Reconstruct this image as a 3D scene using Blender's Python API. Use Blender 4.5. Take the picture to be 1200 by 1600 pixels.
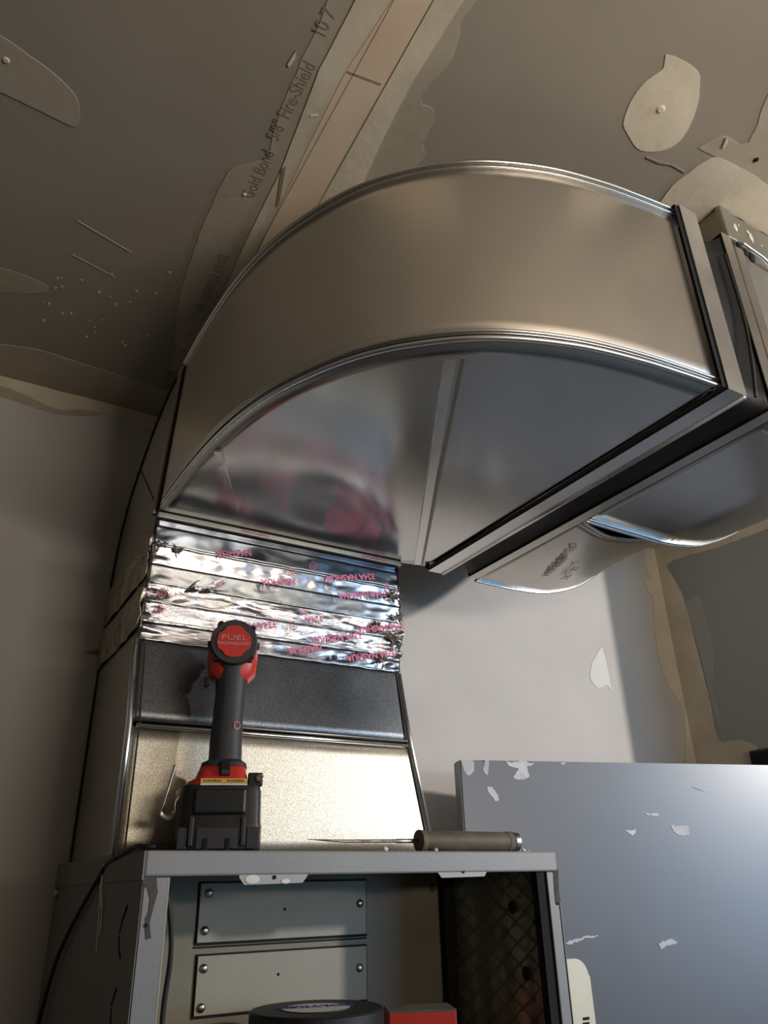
import bpy, bmesh, math, random
from mathutils import Vector, Matrix, noise
random.seed(7)
C = bpy.context.scene.collection
for o in list(bpy.data.objects): bpy.data.objects.remove(o)
ZC = 1.6                       # camera height above the floor; photo heights below are measured from it
# ------------------------------------------------------------------ camera
F = 1190.0
def _cam_axes():
    up = Vector((541-600, 800+1600, -F)).normalized()
    d2 = Vector((-184-600, 800-1410, -F)).normalized()
    d2 = (d2 - up*d2.dot(up)).normalized()
    d1 = d2.cross(up)
    return d1, d2, up
D1, D2, UPV = _cam_axes()
ROT = Matrix((D1, D2, UPV))    # camera -> world
cam_d = bpy.data.cameras.new('camera'); cam = bpy.data.objects.new('camera', cam_d); C.objects.link(cam)
cam.matrix_world = Matrix.Translation((0, 0, ZC)) @ ROT.to_4x4()
cam_d.sensor_fit = 'VERTICAL'; cam_d.sensor_height = 36.0; cam_d.lens = F/1600*36.0
cam_d.clip_start = 0.02
bpy.context.scene.camera = cam
sc = bpy.context.scene
sc.view_settings.view_transform = 'Standard'; sc.view_settings.look = 'None'
sc.view_settings.gamma = 1; sc.view_settings.use_curve_mapping = False
sc.view_settings.exposure = 0.0
# ------------------------------------------------------------------ world and lights
w = bpy.data.worlds.new('world'); sc.world = w; w.use_nodes = True
w.node_tree.nodes['Background'].inputs[0].default_value = (0.42, 0.60, 0.85, 1)
w.node_tree.nodes['Background'].inputs[1].default_value = 0.5
def light(name, typ, loc, target, energy, color, size=0.1, size_y=None, spot=None, blend=0.5):
    l = bpy.data.lights.new(name, typ); o = bpy.data.objects.new(name, l); C.objects.link(o)
    l.energy = energy; l.color = color
    if typ == 'AREA':
        l.size = size
        if size_y: l.shape = 'RECTANGLE'; l.size_y = size_y
    else: l.shadow_soft_size = size
    if spot: l.spot_size = spot; l.spot_blend = blend
    o.location = loc
    o.rotation_euler = (Vector(target)-Vector(loc)).to_track_quat('-Z', 'Y').to_euler()
    return o
light('work_lamp', 'SPOT', (2.50, -0.90, ZC+0.58), (0.84, 1.20, ZC+0.27), 215, (1.0, 0.93, 0.87), 0.05, spot=math.radians(56), blend=1.0)
light('daylight', 'AREA', (2.65, -1.80, 1.78), (2.0, 1.0, 1.65), 33, (0.36, 0.65, 1.0), 1.3, 1.0)
light('bounce_fill', 'AREA', (0.68, -0.95, 1.78), (0.68, -0.75, 2.6), 34, (1.0, 0.91, 0.81), 0.7, 0.5)  # added warm fill aimed at the ceiling, not a fixture of the room

# ------------------------------------------------------------------ helpers
def ray(u, v): return ROT @ Vector((u-600, 800-v, -F))
def atX(u, v, X): r = ray(u, v); r = r*(X/r.x); return Vector((r.x, r.y, r.z+ZC))
def atY(u, v, Y): r = ray(u, v); r = r*(Y/r.y); return Vector((r.x, r.y, r.z+ZC))
def atZ(u, v, Z): r = ray(u, v); r = r*(Z/r.z); return Vector((r.x, r.y, r.z+ZC))
def V(x, y, z): return Vector((x, y, z+ZC))        # heights given relative to the camera
def tag(o, label=None, cat=None, group=None, kind=None):
    if label: o['label'] = label
    if cat: o['category'] = cat
    if group: o['group'] = group
    if kind: o['kind'] = kind
    return o
def empty(name, loc, rz=0.0):
    o = bpy.data.objects.new(name, None); C.objects.link(o); o.location = loc; o.rotation_euler = (0, 0, rz)
    o.empty_display_size = 0.05
    return o
def link(name, me, mat, parent=None, local=False, smooth=False):
    o = bpy.data.objects.new(name, me); C.objects.link(o)
    if mat: me.materials.append(mat)
    if parent:
        o.parent = parent
        if not local:
            r = parent
            pm = Matrix.Identity(4); chain = []
            while r: chain.append(r); r = r.parent
            for r in reversed(chain): pm = pm @ r.matrix_parent_inverse @ (Matrix.Translation(r.location) @ r.rotation_euler.to_matrix().to_4x4())
            o.matrix_parent_inverse = pm.inverted()
    if smooth:
        for p in me.polygons: p.use_smooth = True
    return o
def bm_obj(name, bm, mat, parent=None, local=False, smooth=False, angle=None, recalc=True):
    if recalc: bmesh.ops.recalc_face_normals(bm, faces=bm.faces)
    me = bpy.data.meshes.new(name)
    if angle:
        for f in bm.faces: f.smooth = True
        for e in bm.edges:
            if len(e.link_faces) == 2 and e.calc_face_angle(0) > math.radians(angle): e.smooth = False
    bm.to_mesh(me); bm.free()
    return link(name, me, mat, parent, local, smooth)
def abox(bm, a, b, bev=0.0, M=None, seg=2):
    x0, y0, z0 = [min(p, q) for p, q in zip(a, b)]; x1, y1, z1 = [max(p, q) for p, q in zip(a, b)]
    t = bmesh.new()
    vs = [t.verts.new(p) for p in [(x0,y0,z0),(x1,y0,z0),(x1,y1,z0),(x0,y1,z0),(x0,y0,z1),(x1,y0,z1),(x1,y1,z1),(x0,y1,z1)]]
    for f in [(0,3,2,1),(4,5,6,7),(0,1,5,4),(1,2,6,5),(2,3,7,6),(3,0,4,7)]: t.faces.new([vs[i] for i in f])
    if bev: bmesh.ops.bevel(t, geom=list(t.edges), offset=bev, segments=seg, profile=0.5, affect='EDGES')
    if M: bmesh.ops.transform(t, matrix=M, verts=t.verts)
    me = bpy.data.meshes.new('t'); t.to_mesh(me); t.free(); bm.from_mesh(me); bpy.data.meshes.remove(me)
def box(name, a, b, mat, parent=None, bev=0.0, M=None, local=False):
    bm = bmesh.new(); abox(bm, a, b, bev, M); return bm_obj(name, bm, mat, parent, local)
def tube(bm, pts, r, n=8, cap=True, flat=None):
    pts = [Vector(p) for p in pts]; rings = []
    up = Vector((0.13, 0.21, 0.97)).normalized(); 
    for i, p in enumerate(pts):
        d = (pts[min(i+1, len(pts)-1)]-pts[max(i-1, 0)]).normalized()
        a = d.cross(up)
        if a.length < 1e-3: a = d.cross(Vector((1, 0, 0)))
        a.normalize(); b = a.cross(d).normalized()
        rr = r[i] if isinstance(r, (list, tuple)) else r
        k = flat or 1.0
        rings.append([bm.verts.new(p + a*math.cos(t)*rr + b*math.sin(t)*rr*k) for t in [2*math.pi*j/n for j in range(n)]])
    for i in range(len(rings)-1):
        for j in range(n): bm.faces.new((rings[i][j], rings[i][(j+1) % n], rings[i+1][(j+1) % n], rings[i+1][j]))
    if cap:
        bm.faces.new(rings[0]); bm.faces.new(list(reversed(rings[-1])))
def smooth_path(pts, k=6):
    pts = [Vector(p) for p in pts]; out = []
    for i in range(len(pts)-1):
        p0 = pts[max(i-1, 0)]; p1 = pts[i]; p2 = pts[i+1]; p3 = pts[min(i+2, len(pts)-1)]
        for j in range(k):
            t = j/k
            out.append(0.5*((2*p1)+(p2-p0)*t+(2*p0-5*p1+4*p2-p3)*t*t+(3*p1-p0-3*p2+p3)*t**3))
    out.append(pts[-1]); return out
def prism(bm, poly, n, t):
    """poly: 3-D outline; n: unit normal; t: thickness along n"""
    a = [bm.verts.new(p) for p in poly]; b = [bm.verts.new(Vector(p)+Vector(n)*t) for p in poly]
    bm.faces.new(a); bm.faces.new(list(reversed(b)))
    for i in range(len(a)): bm.faces.new((a[i], a[(i+1) % len(a)], b[(i+1) % len(a)], b[i]))
def rough(poly, amp, step):
    out = []
    n = len(poly)
    for i in range(n):
        a, b = Vector(poly[i]), Vector(poly[(i+1) % n]); L = (b-a).length; k = max(1, min(40, int(L/step)))
        for j in range(k):
            p = a.lerp(b, j/k); o = noise.noise_vector(p*60)*amp + noise.noise_vector(p*210)*amp*0.5
            out.append(p+o)
    return out
def grid(bm, fn, nu, nv):
    g = [[bm.verts.new(fn(i/nu, j/nv)) for j in range(nv+1)] for i in range(nu+1)]
    for i in range(nu):
        for j in range(nv): bm.faces.new((g[i][j], g[i+1][j], g[i+1][j+1], g[i][j+1]))
def solid(o, t, off=0.0):
    m = o.modifiers.new('thickness', 'SOLIDIFY'); m.thickness = t; m.offset = off; return o
def lathe(bm, prof, n=32, M=None):
    """prof: list of (r, h) around local Z"""
    M = M or Matrix.Identity(4); rings = []
    for r, h in prof:
        if r < 1e-6: rings.append([bm.verts.new(M @ Vector((0, 0, h)))])
        else: rings.append([bm.verts.new(M @ Vector((r*math.cos(2*math.pi*j/n), r*math.sin(2*math.pi*j/n), h))) for j in range(n)])
    for a, b in zip(rings, rings[1:]):
        for j in range(n):
            k = (j+1) % n
            if len(a) == 1 and len(b) == 1: continue
            if len(a) == 1: bm.faces.new((a[0], b[k], b[j]))
            elif len(b) == 1: bm.faces.new((a[j], a[k], b[0]))
            else: bm.faces.new((a[j], a[k], b[k], b[j]))
def frame(o, x, y):
    x = Vector(x).normalized(); y = (Vector(y)-x*Vector(y).dot(x)).normalized(); z = x.cross(y)
    return Matrix.Translation(o) @ Matrix((x, y, z)).transposed().to_4x4()
def text(name, s, o, x, y, size, mat, parent, ext=0.0003, align='LEFT', shear=0.0, sx=1.0, local=False, bold=0.0):
    cu = bpy.data.curves.new('t', 'FONT'); cu.body = s; cu.size = size; cu.extrude = ext; cu.align_x = align; cu.shear = shear
    cu.offset = bold; cu.resolution_u = 3
    t = bpy.data.objects.new('t', cu); C.objects.link(t)
    bpy.context.view_layer.update()
    me = bpy.data.meshes.new_from_object(t.evaluated_get(bpy.context.evaluated_depsgraph_get()))
    bpy.data.objects.remove(t)
    me.transform(frame(o, x, y) @ Matrix.Diagonal((sx, 1, 1, 1)))
    me.materials.clear()
    return link(name, me, mat, parent, local)

# ------------------------------------------------------------------ materials
def srgb(r, g, b):
    f = lambda c: (c/255/12.92) if c/255 <= 0.04045 else ((c/255+0.055)/1.055)**2.4
    return (f(r), f(g), f(b), 1)
class NT:
    def __init__(s, name):
        s.m = bpy.data.materials.new(name); s.m.use_nodes = True; s.t = s.m.node_tree; s.b = s.t.nodes['Principled BSDF']
    def n(s, typ, **kw):
        x = s.t.nodes.new(typ)
        for k, v in kw.items():
            if k.startswith('i_'): x.inputs[k[2:].replace('_', ' ')].default_value = v
            else: setattr(x, k, v)
        return x
    def l(s, a, b): s.t.links.new(a, b)
    def noise(s, scale, detail=4, rough=0.5, stretch=None, dist=0.0):
        tc = s.n('ShaderNodeTexCoord'); mp = s.n('ShaderNodeMapping')
        if stretch: mp.inputs['Scale'].default_value = stretch
        s.l(tc.outputs['Object'], mp.inputs[0])
        x = s.n('ShaderNodeTexNoise'); x.inputs['Scale'].default_value = scale; x.inputs['Detail'].default_value = detail
        x.inputs['Roughness'].default_value = rough; x.inputs['Distortion'].default_value = dist
        s.l(mp.outputs[0], x.inputs['Vector']); return x.outputs['Fac']
    def ramp(s, fac, stops):
        r = s.n('ShaderNodeValToRGB'); e = r.color_ramp.elements
        while len(e) < len(stops): e.new(0.5)
        for q, (p, c) in zip(e, stops): q.position = p; q.color = c if len(c) == 4 else (*c, 1)
        s.l(fac, r.inputs[0]); return r.outputs[0]
    def mix(s, fac, a, b):
        x = s.n('ShaderNodeMix', data_type='RGBA')
        if hasattr(fac, 'links'): s.l(fac, x.inputs[0])
        else: x.inputs[0].default_value = fac
        for v, i in ((a, 6), (b, 7)):
            if hasattr(v, 'links'): s.l(v, x.inputs[i])
            else: x.inputs[i].default_value = v
        return x.outputs[2]
    def rng(s, fac, a, b, lo=0.3, hi=0.7):
        x = s.n('ShaderNodeMapRange'); s.l(fac, x.inputs[0])
        for i, v in zip((1, 2, 3, 4), (lo, hi, a, b)): x.inputs[i].default_value = v
        return x.outputs[0]
    def bump(s, h, strength=0.2, dist=0.002, prev=None):
        x = s.n('ShaderNodeBump'); x.inputs['Strength'].default_value = strength; x.inputs['Distance'].default_value = dist
        s.l(h, x.inputs['Height'])
        if prev: s.l(prev, x.inputs['Normal'])
        return x.outputs[0]
    def out(s, color=None, rough=None, metal=None, normal=None, **kw):
        for k, v in (('Base Color', color), ('Roughness', rough), ('Metallic', metal), ('Normal', normal)):
            if v is None: continue
            if hasattr(v, 'links'): s.l(v, s.b.inputs[k])
            else: s.b.inputs[k].default_value = v
        for k, v in kw.items(): s.b.inputs[k.replace('_', ' ')].default_value = v
        return s.m
def paint(name, a, b, scale=8, rough_=0.85, bump=0.1, bscale=60, spec=0.3):
    t = NT(name); n1 = t.noise(scale, 5, 0.6); n2 = t.noise(bscale, 4, 0.6)
    return t.out(t.ramp(n1, [(0.3, a), (0.7, b)]), rough_, 0.0, t.bump(n2, bump, 0.002), Specular_IOR_Level=spec)
def metal(name, a, b, r0, r1, scale=6, wav=0.0, wavscale=3, grain=0.04, grainscale=350, spangle=0.0, stretch=None, scratch=True):
    t = NT(name)
    n1 = t.noise(scale, 4, 0.55, stretch); g = t.noise(grainscale, 2, 0.5)
    tc = t.n('ShaderNodeTexCoord'); mp = t.n('ShaderNodeMapping'); t.l(tc.outputs['Object'], mp.inputs[0])
    vo = t.n('ShaderNodeTexVoronoi'); vo.inputs['Scale'].default_value = 95; t.l(mp.outputs[0], vo.inputs['Vector'])
    col = t.ramp(n1, [(0.3, a), (0.7, b)])
    rgh = t.rng(n1, r0, r1)
    if spangle:
        sp = t.rng(g, 1-spangle, 1.0, 0.35, 0.62)
        m = t.n('ShaderNodeVectorMath', operation='SCALE'); t.l(col, m.inputs[0]); t.l(sp, m.inputs['Scale']); col = m.outputs[0]
    nb = t.bump(g, grain, 0.0006)
    if wav:
        wv = t.noise(wavscale, 1, 0.4); nb = t.bump(wv, wav, 0.02, nb)
    return t.out(col, rgh, 1.0, nb)
M = {}
M['paper'] = paint('drywall_paper', srgb(136, 126, 112), srgb(144, 134, 119), 5, 0.9, 0.05)
M['paper2'] = paint('drywall_paper_back', srgb(172, 167, 162), srgb(182, 177, 171), 4, 0.85, 0.05)
M['paper3'] = paint('drywall_paper_grey', srgb(138, 137, 133), srgb(146, 145, 140), 4, 0.9, 0.05)
M['mud'] = paint('joint_compound', srgb(174, 161, 140), srgb(204, 192, 170), 7, 0.8, 0.35, 45)
M['mudthin'] = paint('thin_joint_compound', srgb(150, 139, 121), srgb(163, 152, 134), 14, 0.85, 0.2, 60)
M['mudgrey'] = paint('grey_thin_compound', srgb(150, 148, 141), srgb(158, 156, 149), 14)
M['mudpale'] = paint('pale_thin_compound', srgb(192, 188, 183), srgb(200, 196, 190), 14)
M['papertape'] = paint('joint_tape_under_compound', srgb(190, 166, 140), srgb(202, 183, 158), 9, 0.8, 0.15, 45)
M['crease'] = paint('compound_crease', srgb(120, 106, 86), srgb(140, 124, 104), 20)
M['print'] = paint('printed_ink', srgb(116, 106, 94), srgb(126, 116, 103), 300)
M['concrete'] = paint('concrete_floor', srgb(120, 116, 110), srgb(150, 146, 140), 3, 0.8, 0.3, 30)
M['galv'] = metal('galvanised_sheet', srgb(196, 192, 184), srgb(210, 206, 200), 0.24, 0.34, 5, wav=0.10, wavscale=4)
M['heel'] = metal('galvanised_heel_sheet', srgb(218, 212, 203), srgb(230, 225, 217), 0.27, 0.36, 4, wav=0.06, wavscale=3, stretch=(1, 1, 0.5))
M['cheek'] = metal('galvanised_cheek_sheet', srgb(205, 204, 200), srgb(220, 219, 215), 0.17, 0.25, 5, wav=0.10, wavscale=5)
M['spangle'] = metal('spangled_galvanised_sheet', srgb(190, 182, 164), srgb(204, 196, 178), 0.40, 0.52, 7, wav=0.05, grain=0.25, grainscale=760, spangle=0.5)
M['bright'] = metal('bright_folded_seam', srgb(225, 224, 222), srgb(240, 239, 236), 0.22, 0.34, 9)
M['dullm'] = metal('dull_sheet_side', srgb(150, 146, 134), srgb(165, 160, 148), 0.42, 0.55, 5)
def foil():
    t = NT('foil_tape'); n1 = t.noise(28, 5, 0.65, (0.5, 1, 1.6), 1.2); n2 = t.noise(120, 4, 0.6, (0.4, 1, 1))
    nb = t.bump(n1, 0.35, 0.008); nb = t.bump(n2, 0.2, 0.002, nb)
    return t.out(t.ramp(n1, [(0.3, srgb(170, 165, 164)), (0.7, srgb(200, 194, 189))]), 0.27, 1.0, nb)
M['foil'] = foil()
def foil2():
    t = NT('smooth_foil_tape'); n1 = t.noise(9, 4, 0.55, (0.4, 1, 1.6), 0.6)
    return t.out(t.ramp(n1, [(0.3, srgb(158, 158, 164)), (0.7, srgb(190, 187, 188))]), 0.2, 1.0, t.bump(n1, 0.3, 0.012))
M['foil2'] = foil2()
M['pink'] = paint('magenta_print', srgb(196, 92, 128), srgb(210, 118, 148), 200, 0.5)
M['greyprint'] = paint('faint_stamp_ink', srgb(150, 138, 140), srgb(165, 150, 152), 200, 0.5)
M['fpaint'] = paint('grey_cabinet_paint', srgb(118, 117, 116), srgb(128, 127, 126), 10, 0.5, 0.12, 240, 0.5)
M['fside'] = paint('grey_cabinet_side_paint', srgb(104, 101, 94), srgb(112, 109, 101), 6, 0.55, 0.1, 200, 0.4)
M['finner'] = paint('cabinet_inner_sheet', srgb(104, 97, 78), srgb(116, 108, 88), 5, 0.5, 0.1, 120, 0.5)
M['plate'] = paint('zinc_cover_plate', srgb(134, 129, 112), srgb(144, 139, 121), 5, 0.5, 0.1, 200, 0.5)
M['chip'] = paint('chipped_dark_patch', srgb(62, 58, 54), srgb(84, 80, 76), 40)
M['dark'] = paint('dark_gap', srgb(14, 13, 12), srgb(20, 19, 18), 10, 0.8)
M['canvas'] = paint('black_neoprene_canvas', srgb(18, 17, 18), srgb(26, 25, 26), 30, 0.55, 0.2, 150, 0.5)
M['white'] = paint('white_compound_smear', srgb(168, 171, 176), srgb(205, 207, 210), 30, 0.8)
M['cream'] = paint('cream_plastic', srgb(196, 190, 168), srgb(204, 198, 176), 10, 0.4, 0.03, 60, 0.5)
M['blackp'] = paint('black_plastic', srgb(12, 12, 13), srgb(20, 20, 21), 20, 0.4, 0.08, 300, 0.5)
M['rubber'] = paint('dark_grey_rubber', srgb(34, 33, 34), srgb(42, 41, 42), 20, 0.6, 0.12, 300, 0.5)
M['red'] = paint('red_plastic', srgb(168, 36, 26), srgb(184, 44, 32), 15, 0.42, 0.05, 200, 0.5)
M['cable'] = paint('black_cable_jacket', srgb(26, 25, 24), srgb(34, 33, 32), 40, 0.5)
M['steel'] = metal('worn_steel', srgb(150, 142, 130), srgb(190, 184, 174), 0.25, 0.4, 60)
M['wood'] = paint('dark_stained_wood', srgb(74, 66, 54), srgb(100, 90, 74), 30, 0.6, 0.2, 90)
M['yellow'] = paint('yellow_warning_label', srgb(190, 150, 60), srgb(210, 175, 90), 150, 0.6)
M['label'] = paint('white_paper_label', srgb(200, 198, 188), srgb(212, 210, 200), 30, 0.7)
M['blue'] = paint('blue_label_ink', srgb(24, 52, 140), srgb(30, 60, 150), 30, 0.6)
M['dust'] = paint('dusty_cardboard_top', srgb(84, 80, 72), srgb(104, 100, 90), 30, 0.8)
def door_paint():
    t = NT('blue_grey_door_paint'); n1 = t.noise(3, 3, 0.5); n2 = t.noise(90, 3, 0.6)
    return t.out(t.ramp(n1, [(0.3, srgb(92, 95, 102)), (0.7, srgb(101, 104, 111))]), 0.36, 0.0, t.bump(n2, 0.04, 0.001), Specular_IOR_Level=0.6)
M['door'] = door_paint()
M['scrim'] = paint('scrim_thread', srgb(70, 70, 58), srgb(84, 84, 70), 60)
M['darkreflgalv'] = metal('galvanised_sheet_dark_reflection', srgb(112, 114, 116), srgb(124, 126, 128), 0.28, 0.4, 7, wav=0.05, grain=0.3, grainscale=760, spangle=0.55)  # upper plenum panel: its dark reflection is painted into the base colour
M['darkfoil'] = metal('dark_foil_tape', srgb(84, 88, 94), srgb(100, 104, 110), 0.16, 0.26, 7, wav=0.3, wavscale=14)
M['darkfoil2'] = metal('dull_grey_foil_tape', srgb(120, 122, 123), srgb(146, 146, 145), 0.22, 0.32, 7, wav=0.2, wavscale=10)
def liner_mat():
    t = NT('foil_faced_liner'); n1 = t.noise(30, 4, 0.6, (1, 1, 0.4), 0.8)
    return t.out(t.ramp(n1, [(0.3, srgb(104, 106, 86)), (0.7, srgb(150, 150, 134))]), 0.3, 0.4, t.bump(n1, 0.5, 0.006))
M['liner'] = liner_mat()

# ------------------------------------------------------------------ room shell
CZ = ZC+0.81; YB = 1.25; XR = 1.6
def struct(name, a, b, mat): return tag(box(name, a, b, mat), kind='structure')
struct('floor', (-1.1, -2.1, -0.1), (3.3, 1.45, 0), M['concrete'])
ceil = struct('ceiling', (-1.1, -2.1, CZ), (3.3, 1.45, CZ+0.1), M['paper'])
wb = struct('wall_back', (-1.1, YB, 0), (XR+0.12, YB+0.1, CZ), M['paper2'])
wr = struct('wall_right', (XR, 0.84, 0), (XR+0.12, YB, CZ), M['paper3'])
struct('wall_left', (-1.1, -2.0, 0), (-1.0, YB, CZ), M['paper'])
struct('wall_front', (-1.1, -2.1, 0), (3.2, -2.0, CZ), M['mud'])
struct('wall_far_right', (3.2, -2.1, 0), (3.3, YB+0.1, CZ), M['paper2'])
struct('wall_far_back', (XR+0.12, YB, 0), (3.2, YB+0.1, CZ), M['paper3'])
def patch(name, px, plane, parent, mat, t=0.0012, amp=0.0012, step=0.006, lab=None):
    typ, val = plane
    if typ == 'Z': P = [atZ(u, v, val-ZC) for u, v in px]; n = Vector((0, 0, -1))
    elif typ == 'Y': P = [atY(u, v, val) for u, v in px]; n = Vector((0, -1, 0))
    else: P = [atX(u, v, val) for u, v in px]; n = Vector((-1, 0, 0))
    P = rough([Vector(q) for q in smooth_path(P+[P[0]], 3)[:-1]] if amp > .0005 else P, amp, step)
    ax = {'Z': 2, 'Y': 1, 'X': 0}[typ]
    for p in P: p[ax] = val if typ != 'Z' else val
    bm = bmesh.new(); prism(bm, P, n, t)
    o = bm_obj(name, bm, mat, parent)
    if lab: o['label'] = lab
    return o
CP = ('Z', CZ)
# mud on the ceiling: feathered coats first, then the thick taped joint
patch('joint_compound', [(530,-60),(498,40),(470,95),(432,190),(422,235),(418,248),(365,262),(345,290),(318,350),(300,400),(282,460),(275,500),(275,540),(292,572),(620,290),(660,225),(680,175),(655,155),(700,100),(718,60),(722,30),(770,-60)], CP, ceil, M['mudthin'], 0.0008, 0.0016)
patch('joint_compound', [(555+25,-60),(555,0),(500,105),(440,262),(380,385),(335,490),(296,564),(300,600),(400,520),(560,300),(600,212),(645,125),(725,-2),(760,-60)], CP, ceil, M['mud'], 0.0022, 0.0004)
patch('joint_tape', [(618,-10),(540,110),(480,230),(425,345),(385,430),(420,440),(492,328),(560,200),(640,60),(680,-10)], CP, ceil, M['papertape'], 0.0028, 0.0002, lab='paper joint tape showing pinkish through the compound')
patch('compound_crease', [(440,262),(447,258),(436,318),(431,321)], CP, ceil, M['crease'], 0.0031, 0.0)
patch('compound_crease', [(543,108),(596,128),(594,131),(541,111)], CP, ceil, M['crease'], 0.0031, 0.0)
for a, b in (((619,-10),(398,395)), ((681,-10),(490,331))):
    patch('compound_crease', [a, (a[0]+1.4,a[1]), (b[0]+1.0,b[1]), b], CP, ceil, M['crease'], 0.0031, 0.0)
patch('compound_crease', [(485,178),(497,176),(497,178),(486,180)], CP, ceil, M['label'], 0.0033, 0.0)
patch('joint_compound', [(-60,30),(0,55),(45,85),(85,115),(115,145),(124,170),(120,197),(90,186),(0,143),(-60,130)], CP, ceil, M['mudthin'], 0.0010, 0.0006, lab='feathered trowel mark of compound over the left ceiling board')
patch('joint_compound', [(-40,410),(0,418),(40,430),(75,448),(60,458),(0,456),(-40,450)], CP, ceil, M['mudthin'], 0.0006, 0.0008)
patch('joint_compound', [(1040,84),(1062,92),(1090,110),(1094,130),(1090,162),(1076,200),(1055,226),(1030,236),(1000,234),(987,220),(976,200),(977,180),(990,150),(1005,130),(1020,118),(1037,105)], CP, ceil, M['mud'], 0.0008, 0.0012, lab='oval dab of joint compound over a fastener')
patch('joint_compound', [(1010,345),(1035,310),(1050,290),(1075,270),(1095,255),(1120,246),(1150,258),(1200,288),(1260,330),(1260,410),(1200,376),(1120,331),(1080,352)], CP, ceil, M['mud'], 0.0012, 0.0014, lab='torn tape and compound where the duct meets the ceiling')
patch('joint_compound', [(1090,230),(1130,212),(1170,222),(1215,120),(1300,100),(1300,300),(1200,288),(1150,258),(1120,246)], CP, ceil, M['mudthin'], 0.0008, 0.0016)
patch('compound_crease', [(1128,228),(1134,214),(1137,220),(1131,229)], CP, ceil, M['mud'], 0.003, 0.0003)
patch('compound_crease', [(1010,244),(1030,252),(1050,256),(1070,268),(1069,270),(1049,258),(1029,255),(1009,246)], CP, ceil, M['crease'], 0.0012, 0.0003)
patch('compound_crease', [(455,90),(463,78),(461,92),(452,104),(449,100)], CP, ceil, M['mud'], 0.0016, 0.0004)
for (u, v, r) in ((10, 93, 0.0045), (1032, 170, 0.006), (382, 303, 0.003), (288, 512, 0.003), (287, 538, 0.003), (1181, 249, 0.004)):
    bm = bmesh.new(); p = atZ(u, v, 0.81); lathe(bm, [(0, -0.0025), (r*0.55, -0.0025), (r, -0.0005), (r, 0)], 12, Matrix.Translation(p)); bm_obj('fastener_dimple', bm, M['mud'] if u != 1181 else M['dark'], ceil)
for k in range(26):
    u = random.uniform(60, 270); v = random.uniform(420, 540); p = atZ(u, v, 0.81); s = random.uniform(0.001, 0.0022)
    if k == 0: bmf = bmesh.new()
    abox(bmf, p-Vector((s, s, 0.0008)), p+Vector((s, s*random.uniform(0.5, 3), 0)))
tag(bm_obj('compound_fleck', bmf, M['mud'], ceil), kind='stuff')
for a, b in (((120,345),(205,395)), ((112,398),(180,434))):
    patch('trowel_scratch', [a, (a[0]+1,a[1]-1.2), (b[0]+1,b[1]-1), b], CP, ceil, M['mudthin'], 0.0008, 0.0)
# corner between left ceiling and back wall
patch('joint_compound', [(-80,520),(0,537),(60,546),(130,568),(200,590),(262,612),(300,640),(300,668),(250,655),(0,592),(-80,572)], CP, ceil, M['mudthin'], 0.0014, 0.001)
patch('joint_compound', [(-80,560),(0,587),(120,618),(250,652),(300,664),(290,680),(220,668),(195,654),(150,645),(130,641),(90,640),(60,628),(20,610),(0,604),(-80,580)], ('Y', YB), wb, M['mud'], 0.0016, 0.0014)
patch('joint_compound', [(0,604),(30,612),(70,628),(120,640),(155,648),(120,650),(85,646),(40,632),(0,618)], ('Y', YB), wb, M['mudthin'], 0.0009, 0.0014)
# corner of back and right walls
patch('joint_compound', [(1022,858),(1005,868),(1014,905),(1004,900),(1012,925),(1020,935),(1022,985),(1032,1040),(1048,1080),(1066,1105),(1070,1140),(1070,1215),(1092,1215)], ('Y', YB), wb, M['mud'], 0.0016, 0.0012)
patch('joint_compound', [(1022,858),(1092,1215),(1176,1215),(1178,1190),(1182,1165),(1150,1156),(1122,1156),(1108,1090),(1090,1020),(1068,935),(1050,900),(1042,882),(1075,868),(1120,856),(1200,826),(1260,800),(1260,747),(1203,774)], ('X', XR), wr, M['mud'], 0.0016, 0.0016, lab='taped corner joint running up to the ceiling')
patch('joint_compound', [(1080,935),(1092,930),(1105,975),(1115,1020),(1114,1080),(1122,1110),(1128,1152),(1112,1100),(1096,1030),(1072,950)], ('X', XR), wr, M['mudgrey'], 0.0008, 0.001)
patch('joint_compound', [(940,1010),(948,1040),(955,1080),(948,1070),(935,1075),(922,1060),(925,1035)], ('Y', YB), wb, M['mudpale'], 0.001, 0.0008)
patch('joint_compound', [(1004,860),(1022,857),(1203,774),(1260,747),(1240,700),(1180,760),(1100,815),(1030,840)], CP, ceil, M['mud'], 0.0014, 0.0006)
patch('water_stain', [(132,1019),(148,1015),(165,1018),(198,1024),(198,1027),(160,1025),(148,1023)], ('Y', YB), wb, M['crease'], 0.0005, 0.001)
# printed board edge marks
def ctext(s, u0, v0, u1, v1, size, sx=1.0, mat='print'):
    a = atZ(u0, v0, 0.8090); b = atZ(u1, v1, 0.8090)
    text('board_print', s, a, b-a, Vector((-(a-b).y, (a-b).x, 0))*-1 if False else Vector((-1, 0, 0)), size, M[mat], ceil, 0.0002, sx=sx)
ctext('05 10/30/22 01:02', 318, 488, 372, 372, 0.021, 0.86)
ctext('Gold Bond', 395, 312, 430, 240, 0.022, 0.82)
ctext('5/8" Fire-Shield', 434, 222, 500, 92, 0.022, 0.80)
ctext('10 7', 506, 62, 530, 14, 0.022, 0.8)
ctext('%2.COM', 264, 608, 278, 576, 0.020, 0.75)

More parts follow.
